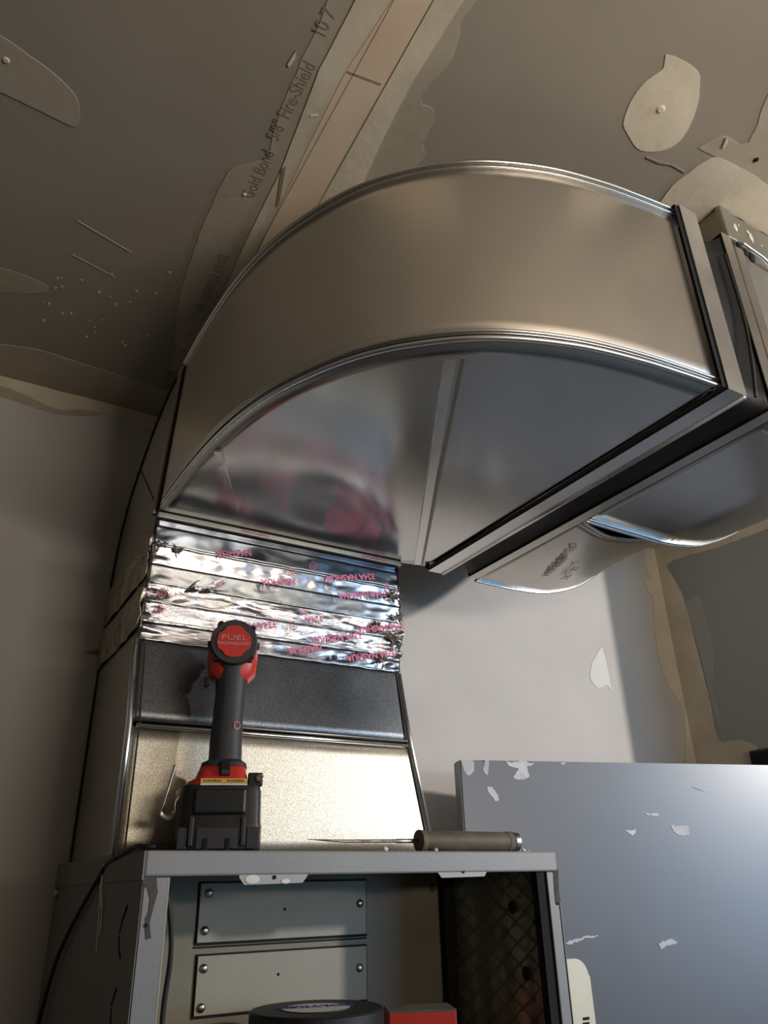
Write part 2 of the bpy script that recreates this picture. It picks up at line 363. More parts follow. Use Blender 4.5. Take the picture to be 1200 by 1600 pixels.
# ------------------------------------------------------------------ duct elbow
HE = [(.218,.974),(.2185,.90),(.220,.83),(.226,.745),(.238,.676),(.257,.617),(.293,.547),(.338,.495),(.40,.450),(.478,.420),(.552,.406),(.61,.400),(.665,.396)]
hp = smooth_path([Vector((x, y, 0)) for x, y in HE], 6)
L = [0.0]
for a, b in zip(hp, hp[1:]): L.append(L[-1]+(b-a).length)
L = [l/L[-1] for l in L]
def heel_pt(t):
    t = min(max(t, 0), 1)
    for i in range(len(L)-1):
        if t <= L[i+1]:
            k = (t-L[i])/(L[i+1]-L[i]); return hp[i].lerp(hp[i+1], k)
    return hp[-1]
ZB = 0.478
def ztop(t): return 0.690+0.054*t
def heel_full(t, s):
    p = heel_pt(t); x = Vector((p.x, p.y, ZB+(ztop(t)-ZB)*s+ZC))
    if t < 0.07: x.y -= 0.062*s*(1-t/0.07)
    return x
elbow = tag(empty('duct_elbow', V(0.45, 0.72, ZB)), 'big half-round galvanised metal duct elbow under the ceiling', 'duct')
bm = bmesh.new(); grid(bm, heel_full, 96, 10)
solid(bm_obj('heel_sheet', bm, M['heel'], elbow, smooth=True, recalc=False), 0.0012)
def throat(t):
    P = [Vector((.609,.974,0)), Vector((.625,.972,0)), Vector((.645,.969,0)), Vector((.665,.966,0))]
    k = t*3; i = min(2, int(k)); return P[i].lerp(P[i+1], k-i)
TS = 0.485          # share of the heel length where the cross seam lands
def cheek(z, up):
    def fn(t, s):
        h = heel_pt(t); q = throat(t); p = q.lerp(h, s); zz = z(t)
        bow = 0.0
        if up:
            if t < TS: bow = 0.009*math.sin(math.pi*s)**2*math.sin(math.pi*t/TS)**2+0.0016*math.sin(11*s+9*t)*math.sin(math.pi*s)**2*math.sin(math.pi*t/TS)
            else: bow = 0.0015*math.sin(math.pi*s)**2*math.sin(math.pi*(t-TS)/(1-TS))
            if s > 0.99: bow = 0
        return Vector((p.x, p.y, zz+bow*(1 if up else 0)+ZC))
    return fn
bm = bmesh.new(); grid(bm, cheek(lambda t: ZB, True), 96, 24)
solid(bm_obj('underside_cheek', bm, M['cheek'], elbow, smooth=True, recalc=False), 0.0012)
bm = bmesh.new(); grid(bm, cheek(ztop, False), 60, 4)
solid(bm_obj('top_cheek', bm, M['galv'], elbow, recalc=False), 0.0012)
bm = bmesh.new(); grid(bm, lambda t, s: Vector((throat(t).x, throat(t).y, ZB+(0.70-ZB)*s+ZC)), 6, 2)
solid(bm_obj('throat_sheet', bm, M['galv'], elbow, recalc=False), 0.0012)
def off(t, d):
    a, b = heel_pt(t-0.004), heel_pt(t+0.004); n = Vector((b.y-a.y, -(b.x-a.x), 0)).normalized()
    p = heel_pt(t); return p - n*d      # outward
def outward(t):
    a, b = heel_pt(max(0, t-0.004)), heel_pt(min(1, t+0.004)); n = Vector((b.y-a.y, -(b.x-a.x), 0)).normalized()
    c = Vector((.6, .95, 0))-heel_pt(t)
    return -n if n.dot(c) > 0 else n
N = 96
for nm, dz, r, top in (('bottom_seam', 0.001, 0.0028, 0), ('bottom_seam', 0.010, 0.0022, 0), ('top_seam', 0.0, 0.0030, 1), ('top_seam', -0.008, 0.0018, 1)):
    bm = bmesh.new()
    pts = []
    for i in range(N+1):
        t = 0.03+0.97*i/N if top == 0 else i/N; p = heel_full(t, top); q = outward(t)*0.0015
        pts.append(p+q+Vector((0, 0, dz)))
    tube(bm, pts, r, 8); bm_obj(nm, bm, M['galv'] if top or dz > 0.005 else M['bright'], elbow, smooth=True)
bm = bmesh.new()
tube(bm, [heel_full(0.03+0.97*i/N, 0)+outward(0.03+0.97*i/N)*0.001+Vector((0, 0, 0.0055)) for i in range(N+1)], 0.0012, 6)
bm_obj('seam_gap', bm, M['dark'], elbow)
def strip(name, pts, wid, n, t, mat, parent):
    """flat strip along pts lying on a surface with normal n"""
    n = Vector(n); bm = bmesh.new()
    for a, b in zip(pts, pts[1:]):
        s = (b-a).cross(n).normalized()*wid/2
        prism(bm, [a-s, a+s, b+s, b-s], n, t)
    return bm_obj(name, bm, mat, parent)
strip('cheek_seam', [V(.640,.962,ZB-.0005), V(.378,.492,ZB-.0005)], 0.011, (0,0,-1), 0.003, M['bright'], elbow)
strip('cheek_seam', [V(.650,.964,ZB-.0003), V(.390,.487,ZB-.0003)], 0.004, (0,0,-1), 0.0012, M['dullm'], elbow)
strip('cheek_seam', [V(.233,.771,ZB-.001), V(.27,.842,ZB+.001), V(.313,.924,ZB+.0015)], 0.008, (0,0,-1), 0.004, M['bright'], elbow)
strip('cheek_seam', [atZ(1113,610,ZB-.0005), atZ(1057,665,ZB-.0005)], 0.007, (0,0,-1), 0.0008, M['galv'], elbow)
for tt in (0.44, 0.80):
    bm = bmesh.new()
    for k in range(1):
        a = outward(tt)*0.0006
        tube(bm, [heel_full(tt, 0.05)+a, heel_full(tt, 0.96)+a], 0.0042, 8, flat=1)
    o = bm_obj('heel_seam', bm, M['bright'], elbow, smooth=True)
    # press flat against the sheet
    q = outward(tt); c = heel_full(tt, 0.5)
    for v in o.data.vertices:
        d = (v.co-c).dot(q); v.co -= q*d*0.9
# dark S-lock gap and collar at the left end (side of the elbow)
def side_strip(name, pts, mat, x, t=0.0015, parent=elbow):
    bm = bmesh.new(); prism(bm, [V(x, y, z) for y, z in pts], Vector((-1, 0, 0)), t); return bm_obj(name, bm, mat, parent)
side_strip('collar_gap', [(.913,.690),(.976,.480),(.968,.474),(.964,.48),(.906,.688)], M['dark'], .2165, 0.001)
# end flange beside the black connector
def ring_sleeve(name, x0, x1, mat, parent, grow=0.002, bulge=0.0, zt=0.742, t=0.0012, nseg=1, y0=.393, y1=.966, smooth=False, wr=0.0):
    """open rectangular sleeve around the X axis"""
    bm = bmesh.new(); rings = []
    for i in range(nseg+1):
        k = i/nseg; x = x0+(x1-x0)*k; g = grow+bulge*math.sin(math.pi*k)
        P = []
        def add(a, b, m):
            for j in range(m):
                q = Vector(a).lerp(Vector(b), j/m)
                w_ = wr*noise.noise(Vector((x*25, q[0]*9, q[1]*9)))*math.sin(math.pi*k) if wr else 0
                P.append((q[0]+w_*0.6, q[1]+w_))
        add((y0-g, ZB-g), (y1+g, ZB-g), 24); add((y1+g, ZB-g), (y1+g, zt+g), 6)
        add((y1+g, zt+g), (y0-g, zt+g), 24); add((y0-g, zt+g), (y0-g, ZB-g), 12)
        rings.append([bm.verts.new(V(x, y, z)) for y, z in P])
    for a, b in zip(rings, rings[1:]):
        for j in range(len(a)): bm.faces.new((a[j], a[(j+1) % len(a)], b[(j+1) % len(a)], b[j]))
    o = bm_obj(name, bm, mat, parent, smooth=smooth); return solid(o, t)
ring_sleeve('flange_gap', .660, .668, M['dark'], elbow, 0.0035)
ring_sleeve('end_flange', .667, .697, M['bright'], elbow, 0.0055)
bm = bmesh.new(); tube(bm, [V(.695, .388, .472), V(.695, .97, .472)], 0.003, 8); bm_obj('flange_hem', bm, M['bright'], elbow, smooth=True)

# ------------------------------------------------------------------ flexible connector
flex = tag(empty('flexible_connector', V(.72, .68, ZB)), 'black fabric flexible connector between the metal elbow and the ceiling duct', 'duct connector')
ring_sleeve('fabric_sleeve', .692, .752, M['canvas'], flex, 0.001, -0.012, nseg=10, smooth=True, wr=0.012)
bm = bmesh.new()
tube(bm, smooth_path([V(.712,.386,.476), V(.722,.384,.53), V(.735,.386,.60), V(.738,.388,.70)], 6), 0.002, 6)
bm_obj('fabric_fold', bm, M['canvas'], flex, smooth=True)
ring_sleeve('metal_band', .748, .766, M['galv'], flex, 0.003)

# ------------------------------------------------------------------ ceiling duct (curves up into the ceiling)
cd = tag(empty('ceiling_duct', V(.95, .68, ZB)), 'galvanised duct curving up into the ceiling at right', 'duct')
ring_sleeve('duct_gap', .765, .771, M['dark'], cd, 0.001)
def prof(pts): return smooth_path([Vector((x, 0, z)) for x, z in pts], 6)
far = prof([(.770,.477),(.85,.476),(.93,.482),(1.01,.508),(1.086,.555),(1.15,.605),(1.25,.690),(1.34,.81)])
near = prof([(.770,.478),(.88,.476),(.953,.477),(1.035,.494),(1.13,.537),(1.247,.612),(1.33,.70),(1.38,.81)])
def sheet(name, pf, y0, y1, mat, inward=0.0):
    bm = bmesh.new(); n = len(pf)-1
    grid(bm, lambda t, s: V(pf[int(round(t*n))].x, y0+(y1-y0)*s, pf[int(round(t*n))].z+0.002*math.sin(t*7+s*4)*t), n, 10)
    return solid(bm_obj(name, bm, mat, cd, smooth=True, recalc=False), 0.0012)
sheet('near_heel_sheet', near, .40, .712, M['cheek'])
far2 = [Vector((p.x, 0, p.z)) for p in far]
bm = bmesh.new(); nf = len(far)-1
def ymid(t): return .714+.034*math.sin(math.pi*min(1, t*1.7))**1.5
mid = prof([(.770,.478),(.83,.480),(.90,.492),(.965,.502),(1.04,.522),(1.13,.56),(1.25,.66),(1.34,.81)])
grid(bm, lambda t, s: V(mid[int(round(t*nf))].x*(1-s)+far[int(round(t*nf))].x*s, ymid(t)+(.98-ymid(t))*s, mid[int(round(t*nf))].z*(1-s)**2+far[int(round(t*nf))].z*(1-(1-s)**2)), nf, 12)
solid(bm_obj('far_heel_sheet', bm, M['galv'], cd, smooth=True, recalc=False), 0.0012)
for pf, y, r in ((near, .712, 0.0022), (near, .706, 0.0014), (far, .981, 0.0022)):
    bm = bmesh.new(); tube(bm, [V(p.x, y, p.z-0.001) for p in pf], r, 8); bm_obj('heel_hem', bm, M['bright'], cd, smooth=True)
for dy_, r_ in ((.002, .0022), (.010, .0014)):
    bm = bmesh.new(); tube(bm, [V(p.x, ymid(i/nf)+dy_, p.z-.001) for i, p in enumerate(mid)], r_, 8); bm_obj('heel_hem', bm, M['bright'], cd, smooth=True)
bm = bmesh.new(); prism(bm, [V(.79, .69, .492), V(1.25, .69, .70), V(1.25, .80, .72), V(.79, .80, .496)], Vector((0, 0, 1)), .001); bm_obj('duct_interior_shade', bm, M['dark'], cd)  # black sheet standing in for the shade inside the duct
# side faces
def side_poly(name, y, pf, mat, ztop_=.81, t=0.0015):
    bm = bmesh.new(); P = [V(p.x, y, p.z) for p in pf]+[V(.770, y, ztop_)]
    prism(bm, P, Vector((0, 1, 0)), t); return bm_obj(name, bm, mat, cd)
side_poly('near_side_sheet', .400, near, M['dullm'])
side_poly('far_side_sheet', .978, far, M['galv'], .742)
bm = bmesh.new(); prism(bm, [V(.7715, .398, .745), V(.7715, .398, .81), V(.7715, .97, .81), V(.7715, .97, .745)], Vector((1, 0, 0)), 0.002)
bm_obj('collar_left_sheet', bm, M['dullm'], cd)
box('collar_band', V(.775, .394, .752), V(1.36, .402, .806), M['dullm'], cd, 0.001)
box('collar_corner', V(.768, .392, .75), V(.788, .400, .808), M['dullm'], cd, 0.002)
box('drive_cleat', V(.772, .390, .478), V(.790, .400, .735), M['galv'], cd, 0.002)
box('cleat_gap', V(.790, .3965, .48), V(.797, .402, .742), M['dark'], cd)
bm = bmesh.new(); tube(bm, smooth_path([V(.795,.392,.752), V(.83,.390,.742), V(.90,.392,.735), V(1.3,.392,.735)], 5), 0.003, 8); bm_obj('collar_hem', bm, M['bright'], cd, smooth=True)
for (x, z, r) in ((.786,.741,.006), (.797,.736,.005), (.808,.732,.007)):
    bm = bmesh.new(); bmesh.ops.create_icosphere(bm, subdivisions=2, radius=r, matrix=Matrix.Translation(V(x, .392, z)) @ Matrix.Diagonal((1, .4, 1.3, 1))); bm_obj('sealant_blob', bm, M['dark'], cd, smooth=True)
bm = bmesh.new(); tube(bm, [V(.772+.6*k/40, .3975+.0015*math.sin(k*1.7), .808+.0012*math.sin(k*2.9)) for k in range(41)], [0.0012+0.0014*abs(math.sin(k*1.3)) for k in range(41)], 6)
bm_obj('ceiling_gap', bm, M['dark'], cd)
for k, (u, v) in enumerate(((1141,350),(1149,355),(1154,352),(1168,362),(1173,370),(1176,377),(1190,384))):
    p = atY(u, v, .3935); bm = bmesh.new(); bmesh.ops.create_icosphere(bm, subdivisions=1, radius=(.003, .0045, .002, .003, .005, .0028, .002)[k], matrix=Matrix.Translation(p) @ Matrix.Diagonal((1, .3, (1.2, 1.8, 1)[k % 3], 1))); bm_obj('compound_splash', bm, M['mud'], cd)
for k, (s, u, v) in enumerate((('0.75 G90 LFQ', 872, 872), ('A653 STEEL', 862, 885), ('3921-62', 886, 895))):
    a = atZ(u, v, .475); text('stamp_print', s, a, (-0.35, -1, 0), (1, -0.35, 0), 0.018, M['greyprint'], cd, 0.0003, align='CENTER')

# ------------------------------------------------------------------ plenum
pl = tag(empty('plenum', V(.43, 1.05, .041)), 'tall galvanised metal plenum standing on the furnace, foil taped at its top', 'duct plenum')
XL = .217
def front(name, r0, r1, mat, nx=40, nz=8, crumple=0.0, dy=0.0, parent=pl):
    """r = (z, y, xright)"""
    def fn(t, s):
        z = r0[0]+(r1[0]-r0[0])*s; y = r0[1]+(r1[1]-r0[1])*s; xr = r0[2]+(r1[2]-r0[2])*s
        x = XL+(xr-XL)*t
        c = 0
        if crumple:
            e = max(0, 1-min(t, 1-t)/0.09)
            c = crumple*(noise.noise(Vector((x*22, z*70, 1)))+0.6*noise.noise(Vector((x*70, z*150, 5))))*(0.5+1.8*e+1.0*max(0, t-0.55))*math.sin(math.pi*min(max(s, 0.08), 0.92))
        return V(x, y+dy+c, z)
    bm = bmesh.new(); grid(bm, fn, nx, nz); return solid(bm_obj(name, bm, mat, parent, smooth=True, recalc=False), 0.0008)
R = [(.041,.973,.652),(.186,.973,.621),(.305,.996,.618),(.335,.992,.617),(.372,.986,.616),(.378,.984,.616),(.428,.979,.613),(.435,.977,.612),(.478,.974,.609)]
front('lower_front_panel', R[0], R[1], M['spangle'])
front('upper_front_panel', (.192,.975,.620), (.31,.997,.618), M['darkreflgalv'])
front('backing_panel', (.30,.998,.618), (.478,.982,.609), M['galv'], dy=0.004)
for z, r, nm in ((.187,.0030,'cross_bead'), (.194,.0016,'cross_bead')):
    bm = bmesh.new(); tube(bm, [V(XL+.006, .971, z), V(.614, .971, z)], r, 8); bm_obj(nm, bm, M['bright'] if r > .002 else M['dullm'], pl, smooth=True)
# foil tape wraps, lowest first
front('foil_tape', (.302,.9945,.619), (.328,.994,.618), M['foil2'], 90, 10, 0.003)
front('foil_tape', (.324,.991,.620), (.352,.986,.619), M['foil'], 110, 12, 0.005)
front('foil_tape', (.350,.985,.619), (.378,.984,.618), M['foil'], 110, 12, 0.005)
front('foil_tape', (.376,.984,.617), (.404,.982,.616), M['darkfoil2'], 90, 10, 0.0016)
front('foil_tape', (.402,.981,.616), (.432,.977,.614), M['foil2'], 90, 10, 0.0025)
front('foil_tape', (.430,.979,.613), (.460,.977,.611), M['darkfoil'], 90, 8, 0.0012)
front('foil_tape', (.458,.977,.611), (.470,.975,.610), M['darkfoil'], 60, 4, 0.0004)
box('hem_strip', V(XL, .966, .468), V(.612, .974, .4765), M['dullm'], pl, 0.0015)
box('hem_gap', V(XL+.01, .9655, .4762), V(.610, .972, .4785), M['dark'], pl)
for z, y in ((.430,.974), (.4335,.9735), (.352,.982), (.328,.989), (.378,.982), (.302,.9925)):
    bm = bmesh.new(); pts = [V(XL+.004+(.606-XL)*k/60, y+.0008*noise.noise(Vector((k*.9, z*99, 0))), z+.0012*noise.noise(Vector((k*.35, z*77, 3)))) for k in range(61)]
    tube(bm, pts, 0.0011, 6); bm_obj('tape_crease', bm, M['bright'], pl, smooth=True)
# crumpled star folds of tape
def crumple(cx, cz, y, n, s, spread=(0, 2*math.pi)):
    bm = bmesh.new()
    for k in range(n):
        a = random.uniform(*spread); l = random.uniform(.4, 1)*s
        p = V(cx, y, cz); q = V(cx+math.cos(a)*l, y-.002, cz+math.sin(a)*l)
        m = (p+q)/2+Vector((0, -random.uniform(.002, .006), random.uniform(-.002, .002)))
        tube(bm, [p, m, q], [.0014, .0016, .0004], 4)
    return bm_obj('crumpled_foil', bm, M['foil'], pl)
for c in ((.598,.418,.974,16,.022), (.602,.345,.984,18,.022), (.585,.315,.988,14,.02), (.606,.385,.977,10,.014), (.228,.352,.985,12,.016), (.25,.425,.976,8,.014), (.226,.43,.975,9,.014)): crumple(*c)
crumple(.290,.374,.981,16,.045,(0.1, 0.9)); crumple(.270,.372,.981,12,.035,(0.2, 0.9))
crumple(.54,.322,.988,22,.012,(3.6, 5.8)); crumple(.50,.312,.989,14,.010,(3.6, 5.8)); crumple(.57,.362,.982,20,.014,(0.6, 2.4))
# tape print
for (x, y, z, s) in ((.36,.980,.338,'324A NASHUA'), (.50,.981,.341,'324A NASHUA'), (.46,.976,.362,'324A'), (.575,.978,.366,'324A NASHUA'), (.54,.973,.412,'324A NASHUA'), (.40,.974,.410,'NASHUA'), (.33,.974,.441,'NASHUA'), (.52,.974,.438,'324A NASHUA'), (.45,.9845,.318,'NASHUA'), (.56,.984,.322,'324A NASHUA')):
    text('tape_print', s, V(x, y-.004, z), (-1, 0, -.22), (.22, 0, -1), .0135, M['pink'], pl, .0002, align='CENTER', bold=0.0003)
for (x, y, z) in ((.236,.979,.362), (.236,.981,.340), (.315,.975,.388), (.445,.978,.366), (.42,.973,.425), (.455,.972,.440), (.585,.9735,.43), (.43,.981,.345)):
    bm = bmesh.new(); MM = frame(V(x, y-.003, z), (1, 0, 0), (0, 0, 1))
    lathe(bm, [(.0052, 0), (.0060, 0), (.0060, .0003), (.0052, .0003), (.0052, 0)], 16, MM); bm_obj('round_print', bm, M['pink'], pl)
    text('tape_print', 'UL', V(x, y-.003, z-.003), (1, 0, 0), (0, 0, 1), .006, M['pink'], pl, .0002, align='CENTER')
text('tape_print', '324A NASHUA', V(.36, .9655, .4695), (1, 0, 0), (0, 0, 1), .007, M['pink'], pl, .0002, align='CENTER')
text('tape_print', '324A NASHUA', V(.56, .9655, .4695), (1, 0, 0), (0, 0, 1), .007, M['pink'], pl, .0002, align='CENTER')
# side sheets (X = XL and right), back heel
sp = smooth_path([Vector((0, y, z)) for y, z in ((1.236,.041),(1.236,.30),(1.233,.45),(1.213,.53),(1.175,.585),(1.123,.622),(1.05,.662),(.98,.684),(.913,.6905))], 5)
fr = [(.976,.478),(.985,.43),(.990,.37),(.997,.33),(1.0,.305),(.974,.19),(.974,.041)]
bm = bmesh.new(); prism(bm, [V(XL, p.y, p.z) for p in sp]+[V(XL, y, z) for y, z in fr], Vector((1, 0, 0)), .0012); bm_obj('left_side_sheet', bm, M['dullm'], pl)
bm = bmesh.new()
def rx(z): return .652-.031*min(1, (z-.041)/.145) - .010*max(0, min(1, (z-.186)/.29))
P = [Vector((rx(p.z), p.y, p.z+ZC)) for p in sp]+[Vector((rx(z), y, z+ZC)) for y, z in fr]
prism(bm, P, Vector((-1, 0, 0)), .0012); bm_obj('right_side_sheet', bm, M['galv'], pl)
bm = bmesh.new(); n = len(sp)-1
grid(bm, lambda t, s: Vector((XL+(rx(sp[int(round(t*n))].z)-XL)*s, sp[int(round(t*n))].y, sp[int(round(t*n))].z+ZC)), n, 6); bm_obj('back_heel_sheet', bm, M['galv'], pl, smooth=True)
bm = bmesh.new(); tube(bm, [V(XL-.001, p.y, p.z) for p in sp], [.0016+.0008*abs(math.sin(i*1.9)) for i in range(len(sp))], 6); bm_obj('side_seam', bm, M['dark'], pl)
bm = bmesh.new(); tube(bm, [V(XL-.002, .974, .041), V(XL-.002, .974, .19), V(XL-.002, .996, .30)], .0048, 8); bm_obj('corner_lock', bm, M['bright'], pl, smooth=True)
bm = bmesh.new(); tube(bm, [V(XL+.010, .9725, .041), V(XL+.010, .9725, .19), V(XL+.010, .994, .30)], .0012, 6); bm_obj('lock_line', bm, M['chip'], pl)
bm = bmesh.new(); tube(bm, [V(.653,.973,.041), V(.621,.973,.19), V(.619,.996,.30)], .0034, 8); bm_obj('corner_lock', bm, M['bright'], pl, smooth=True)
bm = bmesh.new(); tube(bm, [V(.646,.9715,.041), V(.615,.9715,.19), V(.613,.994,.30)], .0012, 6); bm_obj('lock_line', bm, M['chip'], pl)
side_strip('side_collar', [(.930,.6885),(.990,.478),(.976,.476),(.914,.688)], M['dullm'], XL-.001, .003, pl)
bm = bmesh.new(); prism(bm, [V(XL-.0005, 1.12, .615), V(XL-.0005, 1.117, .615), V(XL-.0005, .99, .50), V(XL-.0005, .993, .50)], Vector((-1, 0, 0)), .0006); bm_obj('side_fold', bm, M['chip'], pl)
# tape wrapped round the left corner onto the side
def side_tape(y0, y1, z0, z1):
    bm = bmesh.new(); grid(bm, lambda t, s: V(XL-.002-.006*abs(noise.noise(Vector((t*5, s*3, z0*40)))), y0+(y1-y0)*t, z0+(z1-z0)*s+.02*t*0), 30, 10)
    o = bm_obj('side_foil_tape', bm, M['tside'], pl, smooth=True, recalc=False); return solid(o, .0008)
M['tside'] = metal('dull_foil_tape', srgb(150, 138, 120), srgb(172, 160, 142), 0.35, 0.5, 12, wav=0.5, wavscale=30)
side_tape(.982, 1.236, .385, .445); side_tape(.985, 1.236, .315, .375); side_tape(.975, 1.06, .42, .445)
bm = bmesh.new(); bmesh.ops.create_icosphere(bm, subdivisions=2, radius=.009, matrix=Matrix.Translation(V(XL-.004, .978, .437)) @ Matrix.Diagonal((.6, .9, 1.3, 1))); bm_obj('crumpled_foil', bm, M['tside'], pl)
bm = bmesh.new(); bmesh.ops.create_icosphere(bm, subdivisions=2, radius=.010, matrix=Matrix.Translation(V(XL-.004, .990, .362)) @ Matrix.Diagonal((.6, .9, 1.4, 1))); bm_obj('crumpled_foil', bm, M['tside'], pl)
bm = bmesh.new(); lathe(bm, [(.0045, 0), (.004, .002), (0, .003)], 10, frame(V(XL-.001, .925, .682), (0, -1, 0), (0, 0, 1))); bm_obj('screw', bm, M['steel'], elbow)

# ------------------------------------------------------------------ furnace cabinet
fc = tag(empty('furnace', (.48, 1.0, 0)), 'grey furnace cabinet with open front carrying the metal plenum', 'furnace')
YF = .839; XB = .756
box('top_panel', V(.217, YF+.004, .034), V(XB, 1.24, .040), M['fpaint'], fc, .001)
box('front_lip', V(.217, YF-.002, .0165), V(XB, YF+.004, .0405), M['fpaint'], fc, .0022)
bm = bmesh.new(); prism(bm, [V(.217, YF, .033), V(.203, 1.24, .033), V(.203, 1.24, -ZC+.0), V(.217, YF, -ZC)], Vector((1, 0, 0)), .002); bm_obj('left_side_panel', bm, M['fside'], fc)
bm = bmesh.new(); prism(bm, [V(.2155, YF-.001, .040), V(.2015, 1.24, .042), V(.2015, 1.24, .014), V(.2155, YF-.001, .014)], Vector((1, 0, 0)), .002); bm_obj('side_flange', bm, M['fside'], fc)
box('right_side_panel', V(XB-.003, YF, -ZC), V(XB, 1.24, .034), M['fpaint'], fc)
box('left_post', V(.217, YF, -ZC), V(.243, YF+.003, .016), M['fpaint'], fc, .001)
box('post_return', V(.241, YF, -ZC), V(.244, YF+.02, .016), M['plate'], fc, .0008)
box('right_post', V(.738, YF, -ZC), V(XB, YF+.003, .016), M['fpaint'], fc, .001)
bm = bmesh.new(); prism(bm, [V(.724, YF+.004, .017), V(.737, YF+.003, .017), V(.739, YF+.003, -ZC), V(.726, YF+.004, -ZC)], Vector((0, 1, 0)), .012); bm_obj('post_seal', bm, M['dark'], fc)
bp = box('inner_back_panel', V(.243, 1.03, -1.5), V(.70, 1.033, .033), M['finner'], fc)
box('inner_left_panel', V(.2445, YF+.02, -1.5), V(.247, 1.03, .033), M['finner'], fc)
box('corner_channel', V(.695, 1.015, -1.5), V(.713, 1.03, .033), M['dark'], fc, .002)
box('inner_shelf', V(.247, YF+.01, -.178), V(.735, 1.03, -.172), M['finner'], fc)
def cover(x0, x1, z0, z1, screws, hole, lab):
    p = box('cover_plate', V(x0, 1.026, z0), V(x1, 1.0285, z1), M['plate'], fc, .0006); p['label'] = lab
    box('plate_shadow_gap', V(x0-.002, 1.0287, z0-.003), V(x1+.002, 1.0297, z1+.002), M['dark'], p)
    for sx_, sz in screws:
        bm = bmesh.new(); MM = frame(V(sx_, 1.026, sz), (1, 0, 0), (0, 0, 1)); lathe(bm, [(.0052, 0), (.0052, .0008), (.0042, .0022), (.0016, .0030), (0, .003)], 16, MM)
        bm_obj('screw', bm, M['steel'], p, smooth=True)
    bm = bmesh.new(); lathe(bm, [(.0018, 0), (.0018, .0004), (0, .0004)], 10, frame(V(hole[0], 1.026, hole[1]), (1, 0, 0), (0, 0, 1))); bm_obj('hole', bm, M['dark'], p)
    return p
cover(.338, .573, -.053, .012, ((.349,.001), (.347,-.040), (.563,-.016)), (.452,-.020), 'upper zinc cover plate in shadow')
cover(.341, .573, -.128, -.067, ((.349,-.080), (.349,-.120), (.562,-.092)), (.446,-.092), 'lower zinc cover plate, lit')
strip('panel_slot', [V(.335, 1.0297, -.058), V(.575, 1.0297, -.058)], .002, (0, -1, 0), .0004, M['dark'], fc)
for x, z in ((.686, .000), (.690, -.145)):
    bm = bmesh.new(); lathe(bm, [(.0052, 0), (.0052, .001), (.003, .002), (0, .0022)], 14, frame(V(x, 1.03, z), (1, 0, 0), (0, 0, 1))); bm_obj('screw', bm, M['chip'], fc)
# liner with diamond scoring
ln0 = Vector((.713, 1.03, 0)); ln1 = Vector((.736, YF+.012, 0)); lnd = (ln1-ln0)
lnn = Vector((lnd.y, -lnd.x, 0)).normalized(); lnn = lnn if lnn.x < 0 else -lnn
bm = bmesh.new()
grid(bm, lambda t, s: ln0.lerp(ln1, t)+lnn*(.0025*noise.noise(Vector((t*5, s*4, 0)))*(1+2*t))+Vector((0, 0, ZC-.60+.633*s)), 40, 120)
lin = bm_obj('insulation_liner', bm, M['liner'], fc, smooth=True, recalc=False); solid(lin, .002)
bm = bmesh.new()
for sgn in (1, -1):
    for k in range(-14, 14):
        z0 = .03-k*.024
        a = (0.0, z0); b = (1.0, z0-sgn*.13)
        def P3(t, z): return ln0.lerp(ln1, t)+lnn*.0035+Vector((0, 0, ZC+z))
        q0 = P3(*a); q1 = P3(*b)
        pts = [q0.lerp(q1, j/6) for j in range(7)]
        pts = [p for p in pts if -.25 < p.z-ZC < .030]
        if len(pts) > 1: tube(bm, pts, .0008, 4)
tag(bm_obj('diamond_scrim', bm, M['scrim'], lin), kind='stuff')
for t_, z_ in ((.72, -.025), (.80, -.10)):
    p = ln0.lerp(ln1, t_)+lnn*.004+Vector((0, 0, ZC+z_)); bm = bmesh.new(); lathe(bm, [(.008, 0), (.007, .001), (.002, .0015), (.002, .005), (0, .005)], 14, frame(p, (0, -1, 0), (0, 0, 1))); bm_obj('insulation_pin', bm, M['dark'], lin)
# hanging brackets below the lip
def bracket(u0, v0, u1, v1, h):
    a = atY(u0, v0, YF-.001); b = atY(u1, v1, YF-.001); w_ = .006
    bm = bmesh.new(); prism(bm, [a+Vector((0, 0, .004)), b+Vector((0, 0, .004)), b+Vector((-.0, 0, -h*.25)), b+Vector((-w_, 0, -h)), a+Vector((w_, 0, -h)), a+Vector((0, 0, -h*.25))], Vector((0, 1, 0)), .0015)
    o = bm_obj('bracket', bm, M['plate2'], fc)
    m = (a+b)/2+Vector((0, -.0005, -h*.35)); bm = bmesh.new(); lathe(bm, [(.0022, 0), (.0022, .0003), (0, .0003)], 10, frame(m, (1, 0, 0), (0, 0, 1))); bm_obj('hole', bm, M['dark'], o)
    return o, a, b
M['plate2'] = paint('light_grey_tab', srgb(150, 151, 153), srgb(158, 159, 161), 20, 0.5)
br, a, b = bracket(374, 1367, 481, 1364, .0095); bracket(683, 1358, 762, 1356, .0095)
for (u, v, rx_, rz_) in ((394, 1374, .0085, .0045), (446, 1377, .0055, .0025)):
    bm = bmesh.new(); lathe(bm, [(rx_, 0), (rx_*.9, .0006), (0, .0008)], 16, frame(atY(u, v, YF-.0012), (1, 0, 0), (0, 0, 1)) @ Matrix.Diagonal((1, rz_/rx_, 1, 1))); bm_obj('compound_drip', bm, M['label'], br)
